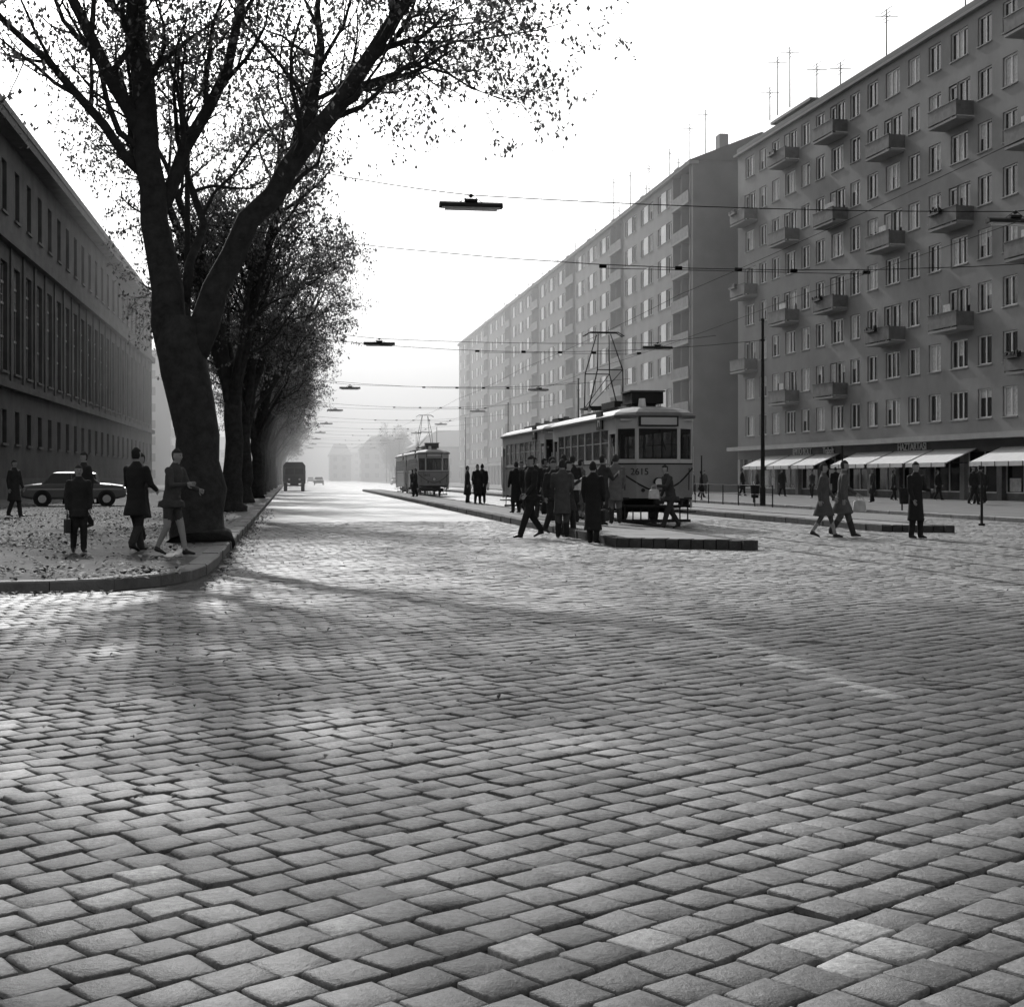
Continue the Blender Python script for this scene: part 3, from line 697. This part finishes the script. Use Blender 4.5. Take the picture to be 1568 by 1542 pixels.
# ---------------------------------------------------------------- vehicles
tyre=mat('tyre',.02,.8,.2,8); chrome=mat('chrome',.6,.2,.1,3,metal=.9)
def sedan(name,x,y,z,rz,tone):
    e=empty(name,(x,y,z),rz); mb=MB(); pm=mat('car_paint_%.2f'%tone,tone,.3,.06,1)
    prof=[(-2.12,.38),(-2.18,.62),(-2.1,.86),(-1.7,.93),(-1.15,.98),(1.0,.98),(1.5,.95),(2.0,.88),(2.14,.62),(2.08,.38),(1.75,.30),(-1.75,.30)]
    mb.loft([[Vector((px*s,yy,.62+(pz-.62)*q)) for px,pz in prof] for yy,s,q in ((-.83,.965,.72),(-.80,.985,.9),(-.70,1,1),(0,1.01,1.03),(.70,1,1),(.80,.985,.9),(.83,.965,.72))],0)
    def rect(xa,xb,w_,z_): return [Vector((xa,-w_,z_)),Vector((xb,-w_,z_)),Vector((xb,w_,z_)),Vector((xa,w_,z_))]
    mb.loft([rect(-1.28,1.02,.72,.95),rect(-.86,.52,.60,1.37)],1)
    mb.loft([rect(-.90,.56,.61,1.365),rect(-.88,.54,.60,1.41),rect(-.7,.36,.5,1.45),rect(-.4,.1,.3,1.465)],0)
    for s in (-1,1):
        for xa,xb in ((-1.30,-.88),(1.04,.54),(-.12,-.12)):
            mb.tube([(xa,s*.73,.95),(xb,s*.612,1.38)],[.03,.03],6,0)
        for xx in (-1.3,1.32):
            mb.cyl((xx,s*.77,.33),(0,1,0),.37,.14,20,5)
            mb.cyl((xx,s*.755,.31),(0,1,0),.31,.19,20,2); mb.cyl((xx,s*.845,.31),(0,1,0),.17,.03,16,3)
        mb.box(-1.9,1.95,s*.835-.01,s*.835+.01,.70,.73,3)
        mb.cyl((2.1,s*.58,.7),(1,0,0),.09,.1,14,4)
        mb.box(-2.2,-2.12,s*.6-.08,s*.6+.08,.62,.74,4)
        mb.box(.05,.2,s*.85-.015,s*.85+.015,.8,.83,3)
    for xx in (-2.2,2.16): mb.box(xx-.05,xx+.05,-.8,.8,.42,.52,3)
    mb.box(2.1,2.16,-.4,.4,.58,.74,3)
    mb.obj('body',[pm,glass,tyre,chrome,hl,dark],e)
sedan('parked_sedan',-9.2,64,.125,R(8),.16)
sedan('parked_sedan',-9.8,71,.125,R(95),.4)
for (x,y,tn,r_) in ((2.5,330,.1,90),(5.0,260,.15,-90),(18.8,260,.1,90),(18.3,190,.12,90),(19.6,150,.3,90),(5.3,390,.05,90),(19.5,230,.08,90)): sedan('sedan',x,y,0,R(r_),tn)
def truck(x,y):
    e=empty('parked_truck',(x,y,0)); mb=MB()
    mb.box(-1.1,1.1,2.6,6.6,.95,2.0,0)
    mb.loft([[Vector((a,yy,b)) for a,b in ((-1.08,1.9),(-1.08,2.5),(-.8,2.85),(.8,2.85),(1.08,2.5),(1.08,1.9))] for yy in (2.62,6.58)],1)
    mb.loft([[Vector((a*s,yy,b)) for a,b in ((-1.0,.8),(-1.0,1.6),(-.9,2.35),(.9,2.35),(1.0,1.6),(1.0,.8))] for yy,s in ((1.1,.96),(1.25,1),(2.5,1))],0)
    mb.box(-.85,-.05,1.03,1.09,1.65,2.2,2);mb.box(.05,.85,1.03,1.09,1.65,2.2,2)
    mb.loft([[Vector((a,yy,b)) for a,b in ((-.6,.75),(-.6,1.4),(-.3,1.55),(.3,1.55),(.6,1.4),(.6,.75))] for yy in (0,1.1)],0)
    for s in (-1,1):
        mb.loft([[Vector((s*.85-.2,yy,b)),Vector((s*.85+.2,yy,b)),Vector((s*.85+.2,yy,b+.06)),Vector((s*.85-.2,yy,b+.06))] for yy,b in ((-.05,.75),(.2,1.05),(.8,1.05),(1.1,.7))],0)
        mb.cyl((s*.85,.45,.45),(1,0,0),.45,.24,20,3); mb.cyl((s*.85,5.2,.45),(1,0,0),.45,.35,20,3); mb.cyl((s*.5,-.04,1.15),(0,1,0),.11,.1,14,4)
    for k in range(7): mb.box(-.4+k*.13,-.36+k*.13,-.03,-.001,.85,1.4,3)
    mb.box(-1.0,1.0,-.2,-.1,.5,.65,3); mb.box(-.4,.4,.2,6.4,.6,.8,3)
    mb.obj('body',[mat('truck_paint',.04,.5,.2,2),mat('truck_canvas',.04,.9,.3,2),glass,tyre,hl],e)
truck(.35,140)

# ---------------------------------------------------------------- street furniture (right side)
def railing(x,y0,y1,name='pedestrian_railing'):
    e=empty(name,(x,y0,0)); mb=MB(); n=int((y1-y0)/2.5)
    for i in range(n+1): mb.tube([(0,i*2.5,.0),(0,i*2.5,1.0)],[.03,.03],6,0)
    for z in (.55,.98): mb.tube([(0,0,z),(0,n*2.5,z)],[.02,.02],6,0)
    mb.obj('rails',[iron],e)
railing(21.4,62,80); railing(16.1,60,72)
def sign_post(x,y,h,z=0):
    e=empty('bollard_post',(x,y,z)); mb=MB(); mb.tube([(0,0,0),(0,0,h)],[.04,.035],8,0); mb.cyl((0,0,.03),(0,0,1),.09,.06,10,0); mb.cyl((0,0,h),(0,0,1),.05,.04,10,0)
    mb.obj('post',[iron],e)
sign_post(19.1,37.7,1.45); sign_post(21.9,55,2.5,.1); sign_post(21.9,75,2.4,.1)
def bin_(x,y,z):
    e=empty('litter_bin',(x,y,z)); mb=MB(); mb.tube([(0,0,.25),(0,0,.8),(0,0,.84)],[.17,.22,.24],14,0); mb.tube([(0,.2,0),(0,.2,.9)],[.03,.03],6,0); mb.obj('bin',[iron],e)
bin_(21.9,66,.12); bin_(22.3,50,.12)

# ---------------------------------------------------------------- people
skinm=mat('skin',.30,.6,.08,8); shoem=mat('shoe_leather',.02,.4,.2,8); eyem=mat('eye_dark',.02,.3,.1)
def cloth(t): return mat('cloth_%.3f'%t,t,.9,.25,6,.3,80)
def person(x,y,yaw=0,h=1.72,z=0,stride=.25,armL=(10,15,8),armR=(-10,15,8),hem=.55,coat=.03,trou=.03,hair=.03,hat=False,bag=None,lean=0,barelegs=False,vox=.02,name='pedestrian',turn=0,pack=None):
    S=h/1.75; e=empty(name,(x,y,z),R(yaw)); e.scale=(S,S,S)
    mb=MB(); segs=[]
    def tube(pts,rad,lab,side=(1,0,0),n=12):
        mb.tube(pts,rad,n,0,side,rounded=True)
        for i in range(len(pts)-1):
            ra=rad[i];rb=rad[i+1]; ra=sum(ra)/2 if isinstance(ra,tuple) else ra; rb=sum(rb)/2 if isinstance(rb,tuple) else rb
            segs.append((np.array(pts[i],float),np.array(pts[i+1],float),ra,rb,lab))
    ln=math.tan(R(lean))
    def U(zz): return -(zz-.92)*ln
    drop=.0 if stride<.3 else (stride**2)*.12
    hipz=.92-drop
    for s,sg in ((1,1),(-1,-1)):
        fy=-sg*stride/2; back=fy>0.05
        az=.09+(.07*min(1,stride/.5) if back else 0)
        hip=(s*.085,0,hipz); kn=(s*.09,fy*.45-(.07 if back else .03),.49-drop*.3); an=(s*.09,fy,az)
        lab=0 if barelegs else 3
        r=[(.09,.095),(.058,.062),(.04,.042)] if barelegs else [(.095,.10),(.075,.078),(.062,.068)]
        tube([hip,kn,an],r,lab)
        if barelegs: tube([an,(s*.09,fy,az-.02)],[.042,.042],4)
        toe=(s*.11,fy-.17,.035); heel=(s*.09,fy+.03,az-.045)
        tube([heel,(s*.1,fy-.07,(.045+az-.045)/2+.01),toe],[(.042,.04),(.046,.036),(.036,.024)],4)
    tors=[(hipz-.06,.155,.11),(1.02,.155,.112),(1.15,.165,.118),(1.30,.19,.125),(1.41,.185,.105),(1.475,.105,.075)]
    tube([(0,U(a),a) for a,_,_ in tors],[(b,c) for _,b,c in tors],2,n=16)
    if hem<.9:
        sp=.03+stride*.16
        cc=[(hem,.185+.03*(.9-hem),.15+sp),(hem+.12,.185,.145+sp*.7),(.88,.175,.135),(1.05,.168,.125)]
        mb.tube([(0,U(a)*(1 if a>.9 else 0),a) for a,_,_ in cc],[(b,c) for _,b,c in cc],16,0,(1,0,0))
        for i in range(3): segs.append((np.array((0,0,cc[i][0]),float),np.array((0,0,cc[i+1][0]),float),(cc[i][1]+cc[i][2])/2+.03,(cc[i+1][1]+cc[i+1][2])/2+.02,2))
    hx=U(1.62)*1.1
    tube([(0,U(1.46),1.45),(0,hx+.0,1.56)],[(.058,.06),(.052,.055)],0)
    tube([(0,U(1.46)+.005,1.455),(0,U(1.46)+.005,1.50)],[(.085,.08),(.068,.068)],2)
    hd=[(1.535,.035,.045,-.025),(1.56,.056,.07,-.012),(1.60,.067,.086,-.002),(1.645,.073,.094,.0),(1.69,.074,.095,.004),(1.725,.064,.083,.006),(1.75,.035,.05,.008)]
    tube([(0,hx+o,a) for a,_,_,o in hd],[(b,c) for _,b,c,_ in hd],0,n=14)
    tube([(0,hx-.088,1.645),(0,hx-.105,1.615)],[.010,.014],0,n=8)
    for s in (-1,1): tube([(s*.076,hx+.008,1.605),(s*.078,hx+.012,1.65)],[(.008,.018),(.010,.022)],0,n=8)
    if hat:
        mb.tube([(0,hx,1.68),(0,hx,1.70)],[(.135,.15),(.13,.145)],16,0,rounded=False); mb.tube([(0,hx,1.69),(0,hx,1.74),(0,hx,1.79)],[(.085,.10),(.082,.098),(.07,.085)],14,0,rounded=True)
    hands=[]
    for s,(sw,bd_,ab) in ((1,armL),(-1,armR)):
        sh=Vector((s*.185,U(1.41),1.41))
        d1=Vector((s*math.sin(R(ab)),-math.sin(R(sw)),-math.cos(R(sw)))).normalized(); el=sh+d1*.29
        inw=-.25*s*math.sin(R(min(bd_,90)))
        d2=Vector((inw,-math.sin(R(sw+bd_)),-math.cos(R(sw+bd_)))).normalized(); wr=el+d2*.245
        tube([tuple(sh),tuple(el),tuple(wr)],[(.068,.068),(.056,.056),(.042,.042)],2)
        hands.append((s,wr,d2))
    tmp=mb.obj('tmp',[]); md=tmp.modifiers.new('r','REMESH'); md.mode='VOXEL'; md.voxel_size=vox; md.use_smooth_shade=True
    s2=tmp.modifiers.new('s','SMOOTH'); s2.iterations=2; s2.factor=.4
    dg=bpy.context.evaluated_depsgraph_get(); me=bpy.data.meshes.new_from_object(tmp.evaluated_get(dg)); me.name='figure'
    bpy.data.objects.remove(tmp)
    nf=len(me.polygons); cen=np.empty(nf*3); me.polygons.foreach_get('center',cen); cen=cen.reshape(-1,3)
    best=np.full(nf,1e9); lab=np.zeros(nf,int)
    for a,b,ra,rb,l in segs:
        ab=b-a; L2=max(1e-9,ab@ab); t_=np.clip((cen-a)@ab/L2,0,1); d=np.linalg.norm(cen-(a+t_[:,None]*ab),axis=1)-(ra+(rb-ra)*t_)
        q=d<best; best[q]=d[q]; lab[q]=l
    zz=cen[:,2]; yy=cen[:,1]-hx
    head=(zz>1.53)&(np.abs(cen[:,0])<.16)&(np.abs(yy)<.2)
    lab[head&((zz>1.69)|((yy>.015)&(zz>1.57)))]=1
    lab[head&~((zz>1.69)|((yy>.015)&(zz>1.57)))]=0
    if hat: lab[head&(zz>1.675)]=1
    lab[(zz<1.0)&(lab==0)&(not barelegs)]=3
    for m in (skinm,cloth(hair),cloth(coat),cloth(trou),shoem): me.materials.append(m)
    me.polygons.foreach_set('material_index',lab.astype(np.int32)); me.polygons.foreach_set('use_smooth',[True]*nf)
    o=bpy.data.objects.new('figure',me); sc.collection.objects.link(o); o.parent=e
    hb=MB()
    for s,wr,d in hands:
        side=Vector((0,1,0)) if abs(d.y)<.8 else Vector((0,0,1)); a=(side-d*side.dot(d)).normalized(); nrm=d.cross(a)*(-s)
        hb.tube([wr-d*.02,wr+d*.03,wr+d*.085],[(.024,.018),(.036,.015),(.040,.013)],8,0,side=a,rounded=True)
        curl=(Vector((-s,0,0))*.5+nrm*0)
        for k,(off,l) in enumerate(((-.030,.065),(-.010,.075),(.010,.070),(.029,.055))):
            b0=wr+d*.082+a*off*(-1); c_=(d+curl*.35).normalized(); b1=b0+c_*l*.5; c2=(d*.8+curl*1.1).normalized(); b2=b1+c2*l*.5
            hb.tube([b0,b1,b2],[.0092,.0085,.007],6,0,rounded=True)
        b0=wr+d*.03-a*.03; b1=b0+(d*.5-a*.8).normalized()*.035; b2=b1+(d*.9-a*.3+curl*.3).normalized()*.03
        hb.tube([b0,b1,b2],[.012,.010,.008],6,0,rounded=True)
    for s in (-1,1): hb.tube([(s*.028,hx-.086,1.645),(s*.030,hx-.0865,1.645)],[(.006,.006),(.006,.006)],6,1,rounded=True)
    hb.tube([(-.02,hx-.088,1.582),(.02,hx-.088,1.582)],[.004,.004],5,1)
    for s in (-1,1): hb.tube([(s*.016,hx-.088,1.662),(s*.042,hx-.082,1.662)],[.004,.003],5,1)
    hb.obj('hands_and_face',[skinm,eyem],e,smooth=True)
    if bag:
        kind,which,tn=bag; s,wr,d=hands[which]; p=wr+d*.1
        b=MB(); w_,dp,hh={'case':(.10,.38,.28),'bag':(.13,.30,.26),'sack':(.16,.26,.36)}[kind]
        zb=p.z-.1
        b.loft([[Vector((p.x+X*w_/2*q,p.y+Y_*dp/2*q,zz_)) for X,Y_ in ((-1,-.9),(-.8,-1),(.8,-1),(1,-.9),(1,.9),(.8,1),(-.8,1),(-1,.9))] for zz_,q in ((zb-hh,.92),(zb-hh+.03,1),(zb-.03,1 if kind=='case' else .85),(zb,.9 if kind=='case' else .5))],0)
        b.tube([(p.x,p.y-.09,zb-.01),(p.x,p.y-.06,zb+.09),(p.x,p.y+.06,zb+.09),(p.x,p.y+.09,zb-.01)],[.009]*4,6,0)
        b.obj('bag',[cloth(tn)],e)
    if pack:
        b=MB(); b.loft([[Vector((X*.17,U(1.2)-.24+Y_*.07,zz_)) for X,Y_ in ((-1,-1),(1,-1),(1,1),(-1,1))] for zz_ in (1.08,1.1,1.3,1.32)],0); b.obj('parcel',[cloth(pack)],e)
P=person; Zp=.125; Zq=.175
P(-3.4,24.1,15,1.42,Zp,.16,(5,12,8),(0,8,10),.72,.025,.02,.03,bag=('case',1,.04),name='schoolboy')
P(-4.75,34.5,-50,1.80,Zp,.5,(-15,20,6),(20,25,6),.62,.03,.025,.03)
P(-2.5,24.2,150,1.70,Zp,.5,(15,30,10),(10,60,16),.62,.02,.04,.02)
P(-2.75,27.4,-40,1.66,Zp,.3,(10,50,8),(0,20,8),.5,.03,.03,.03)
P(-1.85,23.1,60,1.66,Zp,.42,(20,55,12),(25,70,14),.80,.06,.02,.03,lean=8,barelegs=True)
P(-8.4,46,60,1.75,Zp,.3,hem=.5,coat=.03)
P(5.3,31.6,-70,1.82,0,.62,(15,25,10),(-20,25,10),.80,.02,.02,.02,vox=.018)
P(5.95,31.3,170,1.74,0,.12,(20,85,6),(10,60,8),.55,.07,.02,.03,pack=.7)
P(6.3,32.4,60,1.72,0,.2,(30,85,6),(30,95,8),.6,.035,.03,.02,pack=.65)
P(6.05,28.5,150,1.66,0,.16,(5,15,8),(5,30,8),.30,.016,.02,.02,bag=('bag',1,.03),name='woman_in_long_coat')
P(8.05,35.2,175,1.74,Zq,.15,(30,80,8),(10,20,8),.6,.14,.04,.04)
P(7.5,34.2,120,1.70,Zq,.2,(0,20,8),(30,90,8),.7,.04,.03,.03)
P(7.1,36,200,1.72,Zq,.2,coat=.02); P(7.3,38.2,170,1.78,Zq,.1,hem=.5,coat=.09); P(7.9,38.8,100,1.66,Zq,.2,hem=.45,coat=.12,barelegs=True)
P(6.9,40.5,-20,1.74,Zq,.3,coat=.025); P(7.6,41.5,180,1.7,Zq,.1,hem=.5,coat=.07,hat=True); P(7.2,43.6,-30,1.72,Zq,.3,coat=.02)
P(7.9,44.6,90,1.76,Zq,.1,coat=.1); P(7.3,46.5,200,1.68,Zq,.1,hem=.4,coat=.02); P(6.2,33.8,30,1.75,0,.35,coat=.03,hem=.8); P(7.8,48.5,0,1.72,Zq,.2,coat=.06)
P(6.8,37.3,140,1.70,Zq,.15,(25,80,8),(10,20,8),coat=.03,hem=.6,pack=.5)
P(8.1,62.5,20,1.74,Zq,.1,hem=.45,coat=.02,vox=.03); P(8.4,63.2,180,1.76,Zq,.1,hem=.5,coat=.02,vox=.03); P(7.9,64.5,90,1.68,Zq,.1,hem=.4,coat=.03,vox=.03)
P(9.75,36.2,-75,1.66,0,.6,(35,60,10),(-10,40,10),.78,.05,.04,.03,lean=14,bag=('bag',0,.6))
P(13.6,29.9,20,1.68,0,.10,(15,70,6),(5,20,6),.42,.015,.02,.02)
P(11.75,30.6,60,1.66,0,.50,(10,30,8),(-15,20,8),.52,.08,.3,.04,barelegs=True)
P(12.3,30.9,75,1.72,0,.52,(20,35,8),(-10,15,8),.55,.10,.04,.04,bag=('bag',0,.55),lean=4)
for (x,y,yw,c) in ((30,60,30,.03),(30.8,61,200,.05),(31.5,72,90,.03),(30,80,-60,.06),(33,83,120,.02),(29,90,60,.04),(32,96,-90,.03),(27.5,70,170,.02),(24.5,84,80,.03),(30,102,20,.03),(28.5,52,70,.6),(27.8,66,-80,.04),(31,88,10,.05),(34,72,40,.03),(33.5,66,180,.04),(26,92,10,.03),(28,98,100,.05)):
    P(x,y,yw,random.uniform(1.6,1.8),.125,random.uniform(.1,.45),hem=random.choice([.5,.6,.8]),coat=c,vox=.035)
for (x,y) in ((15.4,70),(15.2,78),(15.5,90),(7.4,86),(7.9,94)): P(x,y,random.uniform(0,360),1.7,.165,.2,coat=.03,vox=.035)
print('objects',len(bpy.data.objects))
